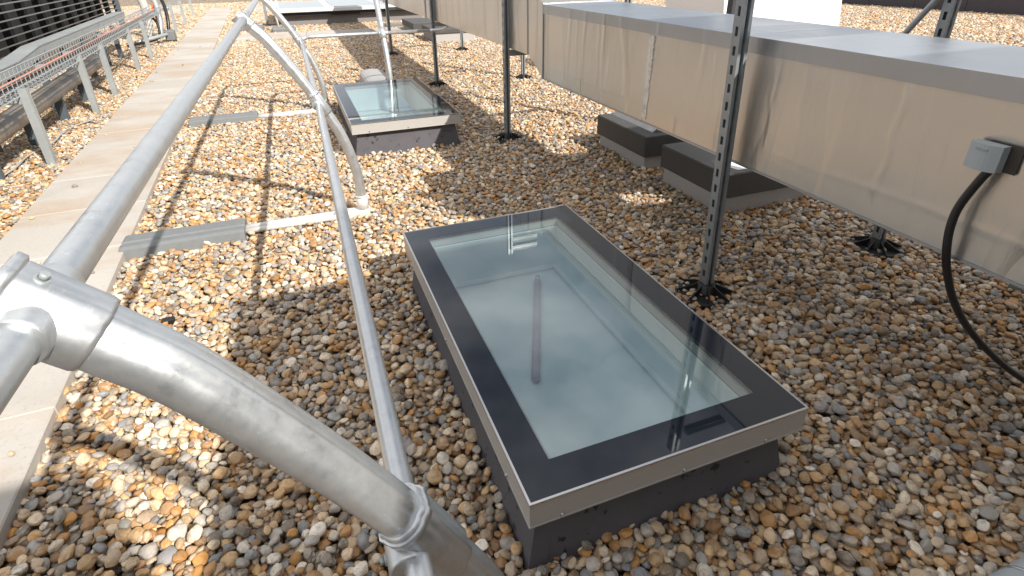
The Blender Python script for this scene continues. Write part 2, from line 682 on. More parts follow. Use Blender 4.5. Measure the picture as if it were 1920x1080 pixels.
near = tiles(-3.6, 4.4, -.8, 10.2, 2.4, rows, 1.0, 1)
mid_l = tiles(-6.0, 5.2, 10.2, 24.0, 2.4, rows, 1.45, 2)
side = tiles(4.4, 16.5, 4.0, 10.2, 2.4, rows, 1.6, 4)
back = tiles(5.2, 16.5, 10.2, 24.0, 2.4, rows, 1.6, 3)
k_ = (near[:, 1] > -.8)
pts = np.concatenate([near, mid_l, side, back])
pts = pts[clear_mask(pts[:, 0], pts[:, 1])]
Rg = np.random.RandomState(11)
# a few stray stones kicked onto the paving
ns = 46
st = near[Rg.choice(len(near), ns)].copy()
st[:, 1] = Rg.uniform(.6, 11, ns)
st[:, 0] = -1.115 - .038 * st[:, 1] + np.where(Rg.rand(ns) < .75, Rg.choice([-1, 1], ns) * Rg.uniform(.19, .28, ns), Rg.uniform(-.2, .2, ns))
st[:, 3:6] *= .8
st[:, 2] = .038 + st[:, 5] * .8
st[:, 7:9] = 0
pts = np.concatenate([pts, st])
npt = len(pts)
print('pebbles', npt)
# normal tilt -> euler, keep yaw
rx = np.arctan(pts[:, 8])
ry = -np.arctan(pts[:, 7])
cyw, syw = np.cos(pts[:, 6]), np.sin(pts[:, 6])
# yaw first (about z), then small world tilts: R = Rx*Ry*Rz ; express in XYZ euler (Rz*Ry*Rx) through matrices
cx, sx_ = np.cos(rx), np.sin(rx)
cyy, syy = np.cos(ry), np.sin(ry)
Z0 = np.zeros(npt)
O1 = np.ones(npt)
RX = np.stack([np.stack([O1, Z0, Z0], 1), np.stack([Z0, cx, -sx_], 1), np.stack([Z0, sx_, cx], 1)], 1)
RY = np.stack([np.stack([cyy, Z0, syy], 1), np.stack([Z0, O1, Z0], 1), np.stack([-syy, Z0, cyy], 1)], 1)
RZ = np.stack([np.stack([cyw, -syw, Z0], 1), np.stack([syw, cyw, Z0], 1), np.stack([Z0, Z0, O1], 1)], 1)
RM = RX @ RY @ RZ
e1 = -np.arcsin(np.clip(RM[:, 2, 0], -1, 1))
e0 = np.arctan2(RM[:, 2, 1], RM[:, 2, 2])
e2 = np.arctan2(RM[:, 1, 0], RM[:, 0, 0])
me = bpy.data.meshes.new('gravel')
me.vertices.add(npt)
me.vertices.foreach_set('co', np.ascontiguousarray(pts[:, :3], dtype=np.float32).ravel())
def attr(name, typ, data, key):
    a = me.attributes.new(name, typ, 'POINT')
    a.data.foreach_set(key, np.ascontiguousarray(data, dtype=np.int32 if typ == 'INT' else np.float32).ravel())
attr('rot', 'FLOAT_VECTOR', np.stack([e0, e1, e2], 1), 'vector')
attr('scl', 'FLOAT_VECTOR', pts[:, 3:6] * 1.06, 'vector')
attr('tone', 'FLOAT', Rg.rand(npt) * .9999, 'value')
attr('shade', 'FLOAT', Rg.rand(npt), 'value')
NV = 12
attr('variant', 'INT', Rg.randint(0, NV, npt), 'value')
me.update()
gravel = bpy.data.objects.new('gravel', me)
COL.objects.link(gravel)
tag(gravel, kind='stuff')
me.materials.append(M['pebble'])

ng = bpy.data.node_groups.new('pebble_scatter', 'GeometryNodeTree')
ng.interface.new_socket('Geometry', in_out='INPUT', socket_type='NodeSocketGeometry')
ng.interface.new_socket('Geometry', in_out='OUTPUT', socket_type='NodeSocketGeometry')
gi = ng.nodes.new('NodeGroupInput')
go = ng.nodes.new('NodeGroupOutput')
join = ng.nodes.new('GeometryNodeGeometryToInstance')
for v_ in range(NV):
    ico = ng.nodes.new('GeometryNodeMeshIcoSphere')
    ico.inputs['Subdivisions'].default_value = 4
    sp = ng.nodes.new('GeometryNodeSetPosition')
    ps = ng.nodes.new('GeometryNodeInputPosition')
    nz = ng.nodes.new('ShaderNodeTexNoise')
    nz.noise_dimensions = '4D'
    nz.inputs['W'].default_value = v_ * 7.3
    nz.inputs['Scale'].default_value = .85
    nz.inputs['Detail'].default_value = 1.6
    sb = ng.nodes.new('ShaderNodeVectorMath')
    sb.operation = 'SUBTRACT'
    sb.inputs[1].default_value = (.5, .5, .5)
    sc_ = ng.nodes.new('ShaderNodeVectorMath')
    sc_.operation = 'SCALE'
    sc_.inputs['Scale'].default_value = .95
    ng.links.new(ps.outputs[0], nz.inputs['Vector'])
    ng.links.new(nz.outputs['Color'], sb.inputs[0])
    ng.links.new(sb.outputs[0], sc_.inputs[0])
    ng.links.new(ico.outputs['Mesh'], sp.inputs['Geometry'])
    ng.links.new(sc_.outputs[0], sp.inputs['Offset'])
    ss = ng.nodes.new('GeometryNodeSetShadeSmooth')
    sm = ng.nodes.new('GeometryNodeSetMaterial')
    sm.inputs['Material'].default_value = M['pebble']
    ng.links.new(sp.outputs[0], ss.inputs[0])
    ng.links.new(ss.outputs[0], sm.inputs[0])
    ng.links.new(sm.outputs[0], join.inputs[0])
iop = ng.nodes.new('GeometryNodeInstanceOnPoints')
def named(n, t):
    x = ng.nodes.new('GeometryNodeInputNamedAttribute')
    x.data_type = t
    x.inputs['Name'].default_value = n
    return x.outputs['Attribute']
e2r = ng.nodes.new('FunctionNodeEulerToRotation')
ng.links.new(named('rot', 'FLOAT_VECTOR'), e2r.inputs[0])
ng.links.new(gi.outputs[0], iop.inputs['Points'])
ng.links.new(join.outputs[0], iop.inputs['Instance'])
iop.inputs['Pick Instance'].default_value = True
ng.links.new(named('variant', 'INT'), iop.inputs['Instance Index'])
ng.links.new(e2r.outputs[0], iop.inputs['Rotation'])
ng.links.new(named('scl', 'FLOAT_VECTOR'), iop.inputs['Scale'])
ng.links.new(iop.outputs[0], go.inputs[0])
gm = gravel.modifiers.new('scatter', 'NODES')
gm.node_group = ng

# ------------------------------------------------------------------ skylights
def skylight(x0, y0, x1, y1, zt, label, group, extra):
    root = thing('skylight', ((x0 + x1) / 2, (y0 + y1) / 2, 0), label, 'skylight', group)
    zb = zt - .073
    # felt upstand, splayed towards the roof
    b = MB()
    i, o = .045, -.004
    bot = [(x0 + o, y0 + .012), (x1 - o - .004, y0 + .012), (x1 - o - .004, y1 - .035), (x0 + o, y1 - .035)]
    top = [(x0 + i, y0 + i + .005), (x1 - i, y0 + i + .005), (x1 - i, y1 - i - .01), (x0 + i, y1 - i - .01)]
    n = 4
    vs = [(x, y, -.05) for x, y in bot] + [(x, y, zb + .03) for x, y in top]
    gx0, gy0, gx1, gy1 = x0 + .098, y0 + .106, x1 - .098, y1 - .108
    inn = [(gx0, gy0), (gx1, gy0), (gx1, gy1), (gx0, gy1)]
    vs += [(x, y, zb + .03) for x, y in inn] + [(x, y, -.05) for x, y in inn]
    fs = []
    for k in range(4):
        j = (k + 1) % 4
        fs += [(k, j, 4 + j, 4 + k), (4 + k, 4 + j, 8 + j, 8 + k)]
    b.add(vs, fs)
    kerb = b.build('kerb', M['felt'], root)
    # overlapping felt strip at the near left corner
    b = MB()
    px0, px1 = x0 - .004, x0 + .045
    b.add([(px0 + .002, y0 + .008, -.05), (px0 + .05, y0 + .008, -.05), (px1 + .03, y0 + .047, zb + .0), (px1 - .004, y0 + .047, zb),
           (px0 + .002, y0 + .011, -.05), (px0 + .05, y0 + .0115, -.05), (px1 + .03, y0 + .050, zb + .0), (px1 - .004, y0 + .05, zb)],
          [(0, 1, 2, 3), (1, 5, 6, 2), (0, 3, 7, 4), (3, 2, 6, 7), (4, 5, 1, 0)])
    b.build('felt_strip', M['felt'], kerb)
    # aluminium frame
    b = MB()
    b.ring_prism((x0, y0, x1, y1), (x0 + .012, y0 + .012, x1 - .012, y1 - .012), zb + .004, zt - .004)
    b.ring_prism((x0 - .002, y0 - .002, x1 + .002, y1 + .002), (x0 + .03, y0 + .03, x1 - .03, y1 - .03), zb, zb + .004)
    b.ring_prism((x0 + .012, y0 + .012, x1 - .012, y1 - .012), (gx0 - .004, gy0 - .004, gx1 + .004, gy1 + .004), zb + .035, zt - .012)
    fr = b.build('frame', M['frame_alu'], root)
    b = MB()
    b.ring_prism((x0 - .0015, y0 - .0015, x1 + .0015, y1 + .0015), (x0 + .0040, y0 + .0040, x1 - .0040, y1 - .0040), zt - .004, zt + .0012)
    b.build('edge_trim', M['frame_edge'], fr)
    # screws
    def screw(p, ax):
        b = MB()
        d = Vector(ax)
        b.tube([Vector(p) - d * .001, Vector(p) + d * .003], .0042, 8)
        b.tube([Vector(p) + d * .003, Vector(p) + d * .006], .0025, 6)
        b.build('screw', M['frame_edge'], fr)
    for t in (.15, .5, .85) if not extra else (.1, .52, .84):
        screw((x0 + t * (x1 - x0), y0, zb + .011), (0, -1, 0))
    for t in (.1, .5, .9):
        screw((x0, y0 + t * (y1 - y0), zb + .011), (-1, 0, 0))
        screw((x1, y0 + t * (y1 - y0), zb + .011), (1, 0, 0))
    # glazing: black printed border and clear middle
    b = MB()
    ox = .0040
    b.ring_prism((x0 + ox, y0 + ox, x1 - ox, y1 - ox), (gx0 - .013, gy0 - .012, gx1 + .012, gy1 + .013), zt - .012, zt)
    b.build('glass_border', M['frit'], root)
    b = MB()
    ax0, ay0, ax1, ay1 = gx0 - .013, gy0 - .012, gx1 + .012, gy1 + .013
    b.box((ax0, ay0, zt - .010), (ax1, ay1, zt - .0004))
    pane = b.build('glass_pane', M['glass'], root)
    b = MB()
    b.ring_prism((ax0 - .003, ay0 - .003, ax1 + .003, ay1 + .003), (ax0 + .006, ay0 + .006, ax1 - .006, ay1 - .006), zt - .034, zt - .014)
    b.build('spacer', M['frame_alu'], pane)
    # reveal and the pale panel at its foot
    b = MB()
    e = .006
    b.ring_prism((gx0 - .004 + .001, gy0 - .004 + .001, gx1 + .003, gy1 + .003), (gx0 + e, gy0 + e, gx1 - e, gy1 - e), -.03, zt - .04)
    b.ring_prism((gx0 + e, gy0 + e, gx1 - e, gy1 - e), (gx0 + .02, gy0 + .02, gx1 - .02, gy1 - .02), .0, .012)
    b.build('reveal', M['reveal'], root)
    b = MB()
    b.box((gx0 + .001, gy0 + .001, -.045), (gx1 - .001, gy1 - .001, -.012))
    b.build('pale_panel', M['panel'], root)
    return root

skylight(.295, .715, 1.0475, 2.10, .2375, 'large skylight with black glass border and aluminium frame, nearest the camera', 'skylights in the pebble roof', True)
skylight(.282, 3.945, 1.075, 5.47, .2375, 'skylight half in sun behind the curved railing upright, with glass reflecting the tubes', 'skylights in the pebble roof', False)

b = MB()
b.tube([(.815, 1.885, .004), (.560, 1.306, .004)], .0145, 12)  # rod stands in for a mauve streak of unidentified origin
rod = b.build('mauve_rod', M['mauve'])
tag(rod, 'faint mauve rod seen through the glass of the nearest skylight, lying on the pale panel', 'rod')
b = MB()
b.tube([(.828, 1.915, .004), (.8154, 1.8859, .004)], .011, 12)
b.build('rod_tip', M['frame_edge'], rod)

# ------------------------------------------------------------------ free-standing guard rail
gr = thing('guardrail', (.1, 2.9, 0), 'galvanised free-standing guardrail with curved uprights weighted by grey blocks on the pebbles', 'guardrail')
RAIL = .0165
PROF = []
for k in range(72):
    t = 2 * math.pi * k / 72
    rr = 1.0
    dd = abs(((math.degrees(t) + 180) % 360) - 180)
    for c0 in (22, 158):
        rr += .10 * math.exp(-((dd - c0) / 3.5) ** 2) + .05 * math.exp(-((dd - c0 - 9) / 3.5) ** 2) - .03 * math.exp(-((dd - c0 - 20) / 8.0) ** 2)
    PROF.append((math.cos(t) * .98 * rr, math.sin(t) * 1.14 * rr))
NP = len(PROF)
def upright(f, s=1.0):
    # f maps (lean offset, height) to a point
    b = MB()
    P = [(.0, .0), (.0, .06), (-.006, .25), (-.055, .455), (-.135, .625), (-.216, .772), (-.312, .922), (-.360, .980), (-.398, 1.019)]
    b.tube(smooth_path([f(*p) for p in P], 8), .0262, NP, prof=PROF, up=None)
    u = b.build('upright', M['tube'], gr)
    return u
def bolt(p, ax, parent, r=.006):
    b = MB()
    p, ax = Vector(p), Vector(ax).normalized()
    b.tube([p - ax * .006, p + ax * .0015], r * 1.5, 10)
    b.tube([p + ax * .0015, p + ax * .0065], r, 6)
    b.build('clamp_bolt', M['galv_pale'], parent)
def clamp(name, p, ax, r, L, lugs, dirs):
    # casting: short sleeve on the rail, oval socket that takes the upright, flat oval end plate
    b = MB()
    ax = Vector(ax).normalized()
    p = Vector(p)
    d = Vector(dirs).normalized()
    b.tube([p - ax * L, p - ax * (L - .003), p + ax * (L - .003), p + ax * L], [r * .93, r, r, r * .93], 24)
    q0, q1 = p - d * .026, p + d * .042
    b.tube([q0, q0 + d * .004, q1 - d * .004, q1], [.0285, .0298, .0298, .0284], NP, prof=PROF, up=tuple(d.cross(ax)))
    b.tube([q0 - d * .0075, q0 - d * .006, q0 + d * .0005, q0 + d * .003], [.0285, .0325, .0325, .0290], NP, prof=PROF, up=tuple(d.cross(ax)))
    cl = b.build(name, M['tube'], gr)
    side = d.cross(ax).normalized()
    if side.z < 0:
        side = -side
    bolt(p + side * .0285 - ax * .004 - d * .010, side, cl, .0036)
    return cl
def weight(cx, y0, y1, x0, x1, rot=False, mat_='plastic_grey'):
    b = MB()
    # rounded ridged slab, long axis x
    prof = [(0, 0), (.012, .042), (.028, .052), (.06, .052), (.068, .046), (.078, .046), (.086, .052), (.16, .052), (.178, .042), (.19, 0)]
    w = y1 - y0
    vs, fs = [], []
    for xi, xx in enumerate((x0, x0 + .012, x1 - .012, x1)):
        sh = .93 if xi in (0, 3) else 1
        for (u, h) in prof:
            vs.append((xx, y0 + u / .19 * w, h * sh if h else -.02))
    n = len(prof)
    for i in range(3):
        for k in range(n - 1):
            fs.append((i * n + k, (i + 1) * n + k, (i + 1) * n + k + 1, i * n + k + 1))
    fs.append(tuple(range(n)))
    fs.append(tuple(reversed(range(3 * n, 4 * n))))
    if rot:
        vs = [(cx + (yy - (y0 + y1) / 2), xx, zz) for xx, yy, zz in vs]
        fs = [tuple(reversed(f)) for f in fs]
    o = b.add(vs, fs).build('counterweight', M[mat_], gr)
    return o

def bay(Y, xf, s):
    f = lambda u, h: (xf + u, Y, h)
    upright(f)
    return f
# Y-run: three uprights and a far one
fy = {}
for Y, xf in ((.45, .184), (2.918, .208), (5.45, .196)):
    fy[Y] = bay(Y, xf, 1)
TOP = [(-.262, -1.25, 1.019), (-.214, .43, 1.019), (-.192, 2.918, 1.024), (-.185, 5.60, 1.02)]
MID = [(.012, -1.25, .640), (.032, .45, .634), (.068, 2.918, .622), (.075, 5.52, .632)]
# rails with the far corner bends
tp = TOP[:3] + [(-.185, 5.55, 1.02), (-.18, 5.85, 1.02), (-.165, 5.97, 1.02), (-.10, 6.02, 1.02), (.05, 6.02, 1.02), (1.30, 6.02, 1.0), (1.44, 6.00, .985), (1.505, 5.95, .92), (1.515, 5.86, .78), (1.50, 5.78, .68), (1.44, 5.75, .635), (1.30, 5.75, .630)]
b = MB()
b.tube([TOP[0], TOP[1], TOP[2]], RAIL, 20)
b.tube(smooth_path(tp[2:], 6), RAIL, 20)
b.build('top_rail', M['tube'], gr)
b = MB()
b.tube([MID[0], MID[1], MID[2], MID[3]], RAIL, 20)
b.build('mid_rail', M['tube'], gr)
b = MB()
b.tube([(.08, 5.56, .635), (.13, 5.72, .635), (.2, 5.75, .635), (1.30, 5.75, .630)] , RAIL, 20)
b.build('mid_rail', M['tube'], gr)
for Y, xf in ((.45, .184), (2.918, .208), (5.45, .196)):
    tx = np.interp(Y, [t[1] for t in TOP], [t[0] for t in TOP])
    tz = np.interp(Y, [t[1] for t in TOP], [t[2] for t in TOP])
    mx_ = np.interp(Y, [t[1] for t in MID], [t[0] for t in MID])
    mz = np.interp(Y, [t[1] for t in MID], [t[2] for t in MID])
    clamp('top_clamp', (tx, Y, tz), (0, 1, .0), .0205, .044, True, (.71, 0, -.70))
    # mid clamp: collar round the upright plus a saddle on the rail
    b = MB()
    b.tube([(mx_ - .012, Y - .042, mz), (mx_ - .012, Y - .038, mz), (mx_ - .012, Y + .038, mz), (mx_ - .012, Y + .042, mz)], [.019, .0215, .0215, .019], 18)
    ux, uz = xf - .135, .625
    b.tube([(ux - .028, Y, uz + .058), (ux - .024, Y, uz + .050), (ux + .024, Y, uz - .046), (ux + .028, Y, uz - .054)], [.0285, .0315, .0315, .0285], NP, prof=PROF)
    b.tube([(ux - .0245, Y, uz + .0515), (ux - .0200, Y, uz + .0425)], [.0335, .0335], NP, prof=PROF)
    mc = b.build('mid_clamp', M['tube'], gr)
    bolt((mx_ - .034, Y - .02, mz), (-1, 0, 0), mc, .0045)
    bolt((mx_ - .034, Y + .02, mz), (-1, 0, 0), mc, .0045)
    # foot sleeve, arms and counterweight
    b = MB()
    b.box((xf - .155, Y - .036, -.012), (xf + .034, Y + .034, .034), .008)
    b.tube([(xf, Y, .03), (xf, Y, .11)], .031, 20)
    b.tube([(xf, Y, .105), (xf, Y, .113)], .034, 20)
    b.build('foot_bracket', M['weight_arm'], gr)
    xw = xf - .60
    for dy in (-.024, .026):
        b = MB()
        b.tube([(xf - .15, Y + dy, .014), (xw - .02, Y + dy, .014)], .0155, 14)
        b.build('weight_arm', M['weight_arm'], gr)
    weight(0, Y - .105, Y + .10, xw - .55, xw)
# cross run
YX = 5.75
f2 = lambda u, h: (.835 + .02 * u, 5.60 - u * 1.0, h)
upright(f2)
clamp('top_clamp', (.835, 6.02, 1.01), (1, 0, 0), .0205, .044, True, (0, -.71, -.70))
b = MB()
b.tube([(.79, YX - .012, .632), (.794, YX - .012, .632), (.876, YX - .012, .632), (.88, YX - .012, .632)], [.019, .0215, .0215, .019], 18)
b.tube([(.833, 5.735 - .03, .632 - .05), (.833, 5.735 + .03, .632 + .05)], .0325, 20)
b.build('mid_clamp', M['tube'], gr)
b = MB()
b.box((.80, 5.565, -.012), (.87, 5.75, .034), .008)
b.tube([(.835, 5.60, .03), (.835, 5.60, .11)], .031, 20)
b.build('foot_bracket', M['weight_arm'], gr)
for dx in (-.024, .026):
    b = MB()
    b.tube([(.835 + dx, 5.745, .014), (.835 + dx, 6.15, .014)], .0155, 14)
    b.build('weight_arm', M['weight_arm'], gr)
b = MB()
hx = .145
ring = []
for k in range(11):
    t = math.pi * k / 10
    ring.append((-math.cos(t) * hx * (1 if 0 < k < 10 else 1), .055 + .085 * math.sin(t) ** .7 if 0 < k < 10 else .0))
ring = [(-hx, -.03)] + [(-math.cos(math.pi * k / 10) * hx, .06 + .085 * math.sin(math.pi * k / 10) ** .6) for k in range(11)] + [(hx, -.03)]
n = len(ring)
vs = [(.80 + u, 6.12, h) for u, h in ring] + [(.80 + u, 6.74, h) for u, h in ring]
fs = [tuple(range(n)), tuple(reversed(range(n, 2 * n)))] + [(k, n + k, n + k + 1, k + 1) for k in range(n - 1)]
b.add(vs, fs)
tag(b.build('counterweight', M['weight_cap'], gr), 'domed pale grey counterweight')

# ------------------------------------------------------------------ foil-clad duct
duct = thing('ventilation_duct', (1.75, 3.0, 0), 'long foil-clad rectangular ventilation duct held above the pebbles on strut frames', 'duct')
DX0, DX1, DZ0, DZ1 = 1.464, 1.955, .563, 1.001
def wrinkled_face(x, y0, y1, z0, z1, ny, nz, amp, seed, ridges=()):
    R = np.random.RandomState(seed)
    ys = np.linspace(y0, y1, ny)
    zs = np.linspace(z0, z1, nz)
    Y, Z = np.meshgrid(ys, zs, indexing='ij')
    D = np.zeros_like(Y)
    for k in range(26):
        yc, zc = R.uniform(y0, y1), R.uniform(z0, z1)
        w, h = R.uniform(.012, .06), R.uniform(.1, .35)
        sl_ = R.uniform(-.25, .25)
        D += R.uniform(-1, 1) * np.exp(-((Y - yc - sl_ * (Z - zc)) / w) ** 2 - ((Z - zc) / h) ** 2)
    for k in range(6):
        D += R.uniform(.3, .8) * np.sin(Y * R.uniform(2, 7) + R.uniform(0, 6)) * np.sin((Z - z0) / (z1 - z0) * math.pi)
    for (yc, zc, tilt, zw, hgt, sg) in ridges:
        D += hgt * np.exp(-((Y - yc - tilt * (Z - zc) - .004 * np.sin(Z * 40)) / sg) ** 2) * np.clip((zw - np.abs(Z - zc)) / .05, 0, 1)
    if ridges:
        D += .7 * np.exp(-((Z - z0 - .085 - .006 * np.sin(Y * 2.3) - .003 * np.sin(Y * 9)) / .009) ** 2) * (.6 + .4 * np.sin(Y * 3.1))
    if ridges:
        D *= 1 - np.exp(-((Y - 2.15) / .045) ** 2)
    edge = np.clip(np.minimum(Z - z0, z1 - Z) / .05, 0, 1) * np.clip(np.minimum(Y - y0, y1 - Y) / .03, 0, 1)
    X = x - amp * D * edge
    vs = np.stack([X.ravel(), Y.ravel(), Z.ravel()], 1).tolist()
    fs = []
    for i in range(ny - 1):
        for j in range(nz - 1):
            a = i * nz + j
            fs.append((a, a + 1, a + nz + 1, a + nz))
    return vs, fs
YN, YJ = -.9, 3.315
b = MB()
vs, fs = wrinkled_face(DX0, YN, YJ, DZ0, DZ1, 720, 56, .0017, 5, ((.99, .80, -.02, .19, 1.9, .010), (1.42, .78, .10, .16, .9, .008), (1.30, .84, .06, .12, .7, .012), (2.62, .80, .0, .2, .8, .008), (2.86, .8, .02, .2, .7, .010), (1.72, .82, .08, .15, .8, .009)))
b.add(vs, fs, True)
b.add([(DX0, YN, DZ0), (DX1, YN, DZ0), (DX1, YJ, DZ0), (DX0, YJ, DZ0), (DX0, YN, DZ1), (DX1, YN, DZ1), (DX1, YJ, DZ1), (DX0, YJ, DZ1)],
      [(0, 3, 2, 1), (1, 2, 6, 5), (0, 1, 5, 4), (2, 3, 7, 6)])
b.build('side_cladding', M['foil'], duct)
b = MB()
nyt = 160
vs, fs = [], []
Rt = np.random.RandomState(9)
ph = [(Rt.uniform(1, 9), Rt.uniform(0, 6), Rt.uniform(-6, 6)) for _ in range(6)]
for i in range(nyt):
    y = YN + (YJ - YN) * i / (nyt - 1)
    for j in range(9):
        x = DX0 - .004 + (DX1 + .004 - DX0 + .004) * j / 8
        e = 0 if j in (0, 8) or i in (0, nyt - 1) else 1
        z = DZ1 + .003 + e * .0016 * sum(math.sin(a * y + p + q * x) for a, p, q in ph) / 2
        vs.append((x, y, z))
for i in range(nyt - 1):
    for j in range(8):
        a = i * 9 + j
        fs.append((a, a + 9, a + 10, a + 1))
b.add(vs, fs, True)
b.build('top_cladding', M['foil_sky_tint'], duct)
b = MB()
b.box((DX0 - .0055, YN, DZ1 - .048), (DX0 - .0024, YJ - .002, DZ1 + .004))
b.build('edge_strip', M['foil_cap'], duct)
# torn tape seam
R2 = random.Random(1)
vs, fs = [], []
nn = 40
for i in range(nn):
    z = DZ0 + .02 + (DZ1 - .055 - DZ0 - .02) * i / (nn - 1)
    o = (z - .8) * -.03
    wl, wr_ = R2.uniform(.014, .021), R2.uniform(.014, .021)
    for xx in (DX0 - .0036 - R2.uniform(0, .001), DX0 + .001):
        pass
    xf = DX0 - .0030 - R2.uniform(0, .0008)
    vs += [(xf, 2.150 + o - wl, z), (xf - .0004, 2.150 + o + wr_, z), (DX0 + .002, 2.150 + o + wr_ + .002, z), (DX0 + .002, 2.150 + o - wl - .002, z)]
for i in range(nn - 1):
    for k in range(4):
        k2 = (k + 1) % 4
        fs.append((i * 4 + k, i * 4 + k2, i * 4 + 4 + k2, i * 4 + 4 + k))
fs += [(3, 2, 1, 0), tuple(4 * (nn - 1) + k for k in range(4))]
b = MB()
b.add(vs, fs)
b.build('tape_seam', M['foil_tape'], duct)
b = MB()
b.box((DX0 - .0052, YN, DZ0 - .002), (DX0 - .0024, YJ - .002, DZ0 + .004))
b.build('edge_strip', M['foil_cap'], duct)
# flange and reducer
b = MB()
b.box((DX0 - .006, YJ + .001, DZ0 - .002), (DX1 + .006, YJ + .012, DZ1 + .012))
b.build('flange', M['foil_cap'], duct)
b = MB()
y0, y1 = YJ + .0125, 3.57
A = [(DX0, y0, DZ0 + .004), (DX1, y0, DZ0 + .004), (DX1, y0, DZ1 + .006), (DX0, y0, DZ1 + .006)]
Bq = [(DX0, y1, .683), (DX1, y1, .683), (DX1, y1, 1.12), (DX0, y1, 1.12)]
b.add(A + Bq, [(0, 4, 7, 3), (1, 2, 6, 5), (0, 1, 5, 4), (3, 7, 6, 2)])
b.build('reducer', M['foil'], duct)
b = MB()
b.box((DX0 - .004, 3.571, .679), (DX1 + .004, 3.583, 1.124))
b.build('flange', M['foil_cap'], duct)
b = MB()
vs, fs = wrinkled_face(DX0, 3.584, 13.2, .677, 1.12, 200, 14, .0022, 8)
b.add(vs, fs, True)
b.add([(DX0, 3.584, .677), (DX1, 3.584, .677), (DX1, 13.2, .677), (DX0, 13.2, .677), (DX0, 3.584, 1.12), (DX1, 3.584, 1.12), (DX1, 13.2, 1.12), (DX0, 13.2, 1.12)],
      [(0, 3, 2, 1), (1, 2, 6, 5), (4, 5, 6, 7), (2, 3, 7, 6)])
b.build('side_cladding', M['foil'], duct)
for yy in (6.6, 9.6):
    b = MB()
    b.box((DX0 - .006, yy, .671), (DX1 + .006, yy + .05, 1.126))
    b.build('flange', M['foil_cap'], duct)

# ------------------------------------------------------------------ strut frames carrying the duct
def channel_post(x, y, z0, z1, name, parent, s=.020, slots=True, lean=0.0, facing=(0, -1)):
    # slotted C channel: closed face towards -x/-y side, slots on the face turned to the camera
    b = MB()
    b.cur = 0
    t = .0025
    w = s
    H_ = z1 - z0
    def P(u, v, z):
        return (x + u + lean * (z - z0), y + v, z)
    # left and right walls, back wall, lips (face with slots is -x side)
    def slab(u0, v0, u1, v1, za, zb_):
        vs = [P(u0, v0, za), P(u1, v0, za), P(u1, v1, za), P(u0, v1, za), P(u0, v0, zb_), P(u1, v0, zb_), P(u1, v1, zb_), P(u0, v1, zb_)]
        b.add(vs, [(0, 3, 2, 1), (4, 5, 6, 7), (0, 1, 5, 4), (1, 2, 6, 5), (2, 3, 7, 6), (3, 0, 4, 7)])
    slab(-w, w - t, w, w, z0, z1)
    slab(w - t, -w, w, w - t, z0, z1)
    # front (towards -y): open channel mouth with rolled lips
    slab(-w + t, -w, -w * .38, -w + t, z0, z1)
    slab(w * .38, -w, w - t, -w + t, z0, z1)
    b.cur = 0
    slab(-w * .38 - t, -w + t, -w * .38, -w + .009, z0, z1)
    slab(w * .38, -w + t, w * .38 + t, -w + .009, z0, z1)
    # slotted face (towards -x): two stiles and bridges between slots
    if slots:
        slab(-w, -w, -w + t, -w * .34, z0, z1)
        slab(-w, w * .34, -w + t, w - t, z0, z1)
        z = z0 + .02
        pz = z0
        while z + .032 < z1 - .02:
            slab(-w, -w * .34, -w + t, w * .34, pz, z)
            pz = z + .030
            z += .062
        slab(-w, -w * .34, -w + t, w * .34, pz, z1)
    else:
        slab(-w, -w, -w + t, w - t, z0, z1)
    o = b.build(name, [M['galv']], parent)
    return o
def spider_foot(x, y, parent, r=.115):
    b = MB()
    b.tube([(x, y, -.02), (x, y, .006)], [r * .95, r * .9], 18)
    b.tube([(x, y, .006), (x, y, .012), (x, y, .05)], [.05, .04, .034], 14)
    for k in range(8):
        a = 2 * math.pi * k / 8 + .3
        c, s = math.cos(a), math.sin(a)
        px, py = -s * .0025, c * .0025
        vs = []
        for sg in (1, -1):
            vs += [(x + c * .03 + px * sg, y + s * .03 + py * sg, .006), (x + c * r + px * sg, y + s * r + py * sg, .006),
                   (x + c * r + px * sg, y + s * r + py * sg, .011), (x + c * .032 + px * sg, y + s * .032 + py * sg, .046)]
        b.add(vs, [(0, 1, 2, 3), (7, 6, 5, 4), (3, 2, 6, 7), (1, 5, 6, 2)])
    return b.build('foot', M['black'], parent)
LBL = ['slotted galvanised strut stand in front of the nearest skylight, with a black finned foot',
       'slotted galvanised strut stand with side arm, second along the duct',
       'slotted galvanised strut stand beside the half sunlit skylight, third along the duct',
       'slotted galvanised strut stand farthest along the duct, near the pale long rooflight']
for i, (xa, ya, xb, yb, zt) in enumerate(((1.427, 1.544, 2.43, 1.57, 1.36), (1.443, 3.942, 2.45, 3.96, 1.48), (1.44, 6.197, 2.462, 6.158, 1.42), (1.363, 8.696, 2.456, 8.687, 1.42))):
    fr = thing('duct_stand', (xa, ya, 0), LBL[i], 'stand', 'strut stands under the duct')
    channel_post(xa, ya, .0, zt, 'post', fr, lean=-.03 if i == 0 else 0)
    channel_post(xb, yb, .0, zt, 'post', fr)
    for px, py in ((xa, ya), (xb, yb)):
        spider_foot(px, py, fr)
    zr = .57 if i == 0 else .62
    b = MB()
    b.box(((DX0 + .03) if i == 0 else xa + .021, ya - .019, zr), (xb - .021, ya + .019, zr + .04), .003)
    b.build('cross_bar', M['galv'], fr)
    if i < 2:
        for zz in ((1.25,) if i == 0 else (1.335, 1.415)):
            b = MB()
            b.box((xa + .021, ya - .018, zz), (xa + .25, ya + .018, zz + .034), .003)
            b.build('top_arm', M['galv'], fr)
    if i == 0:
        b = MB()
        b.tube([(2.40, 1.99, .50), (2.40, 1.712, .933), (2.40, 1.616, 1.082), (2.40, 1.43, 1.37)], .012, 10)
        b.build('brace', M['galv_pale'], fr)

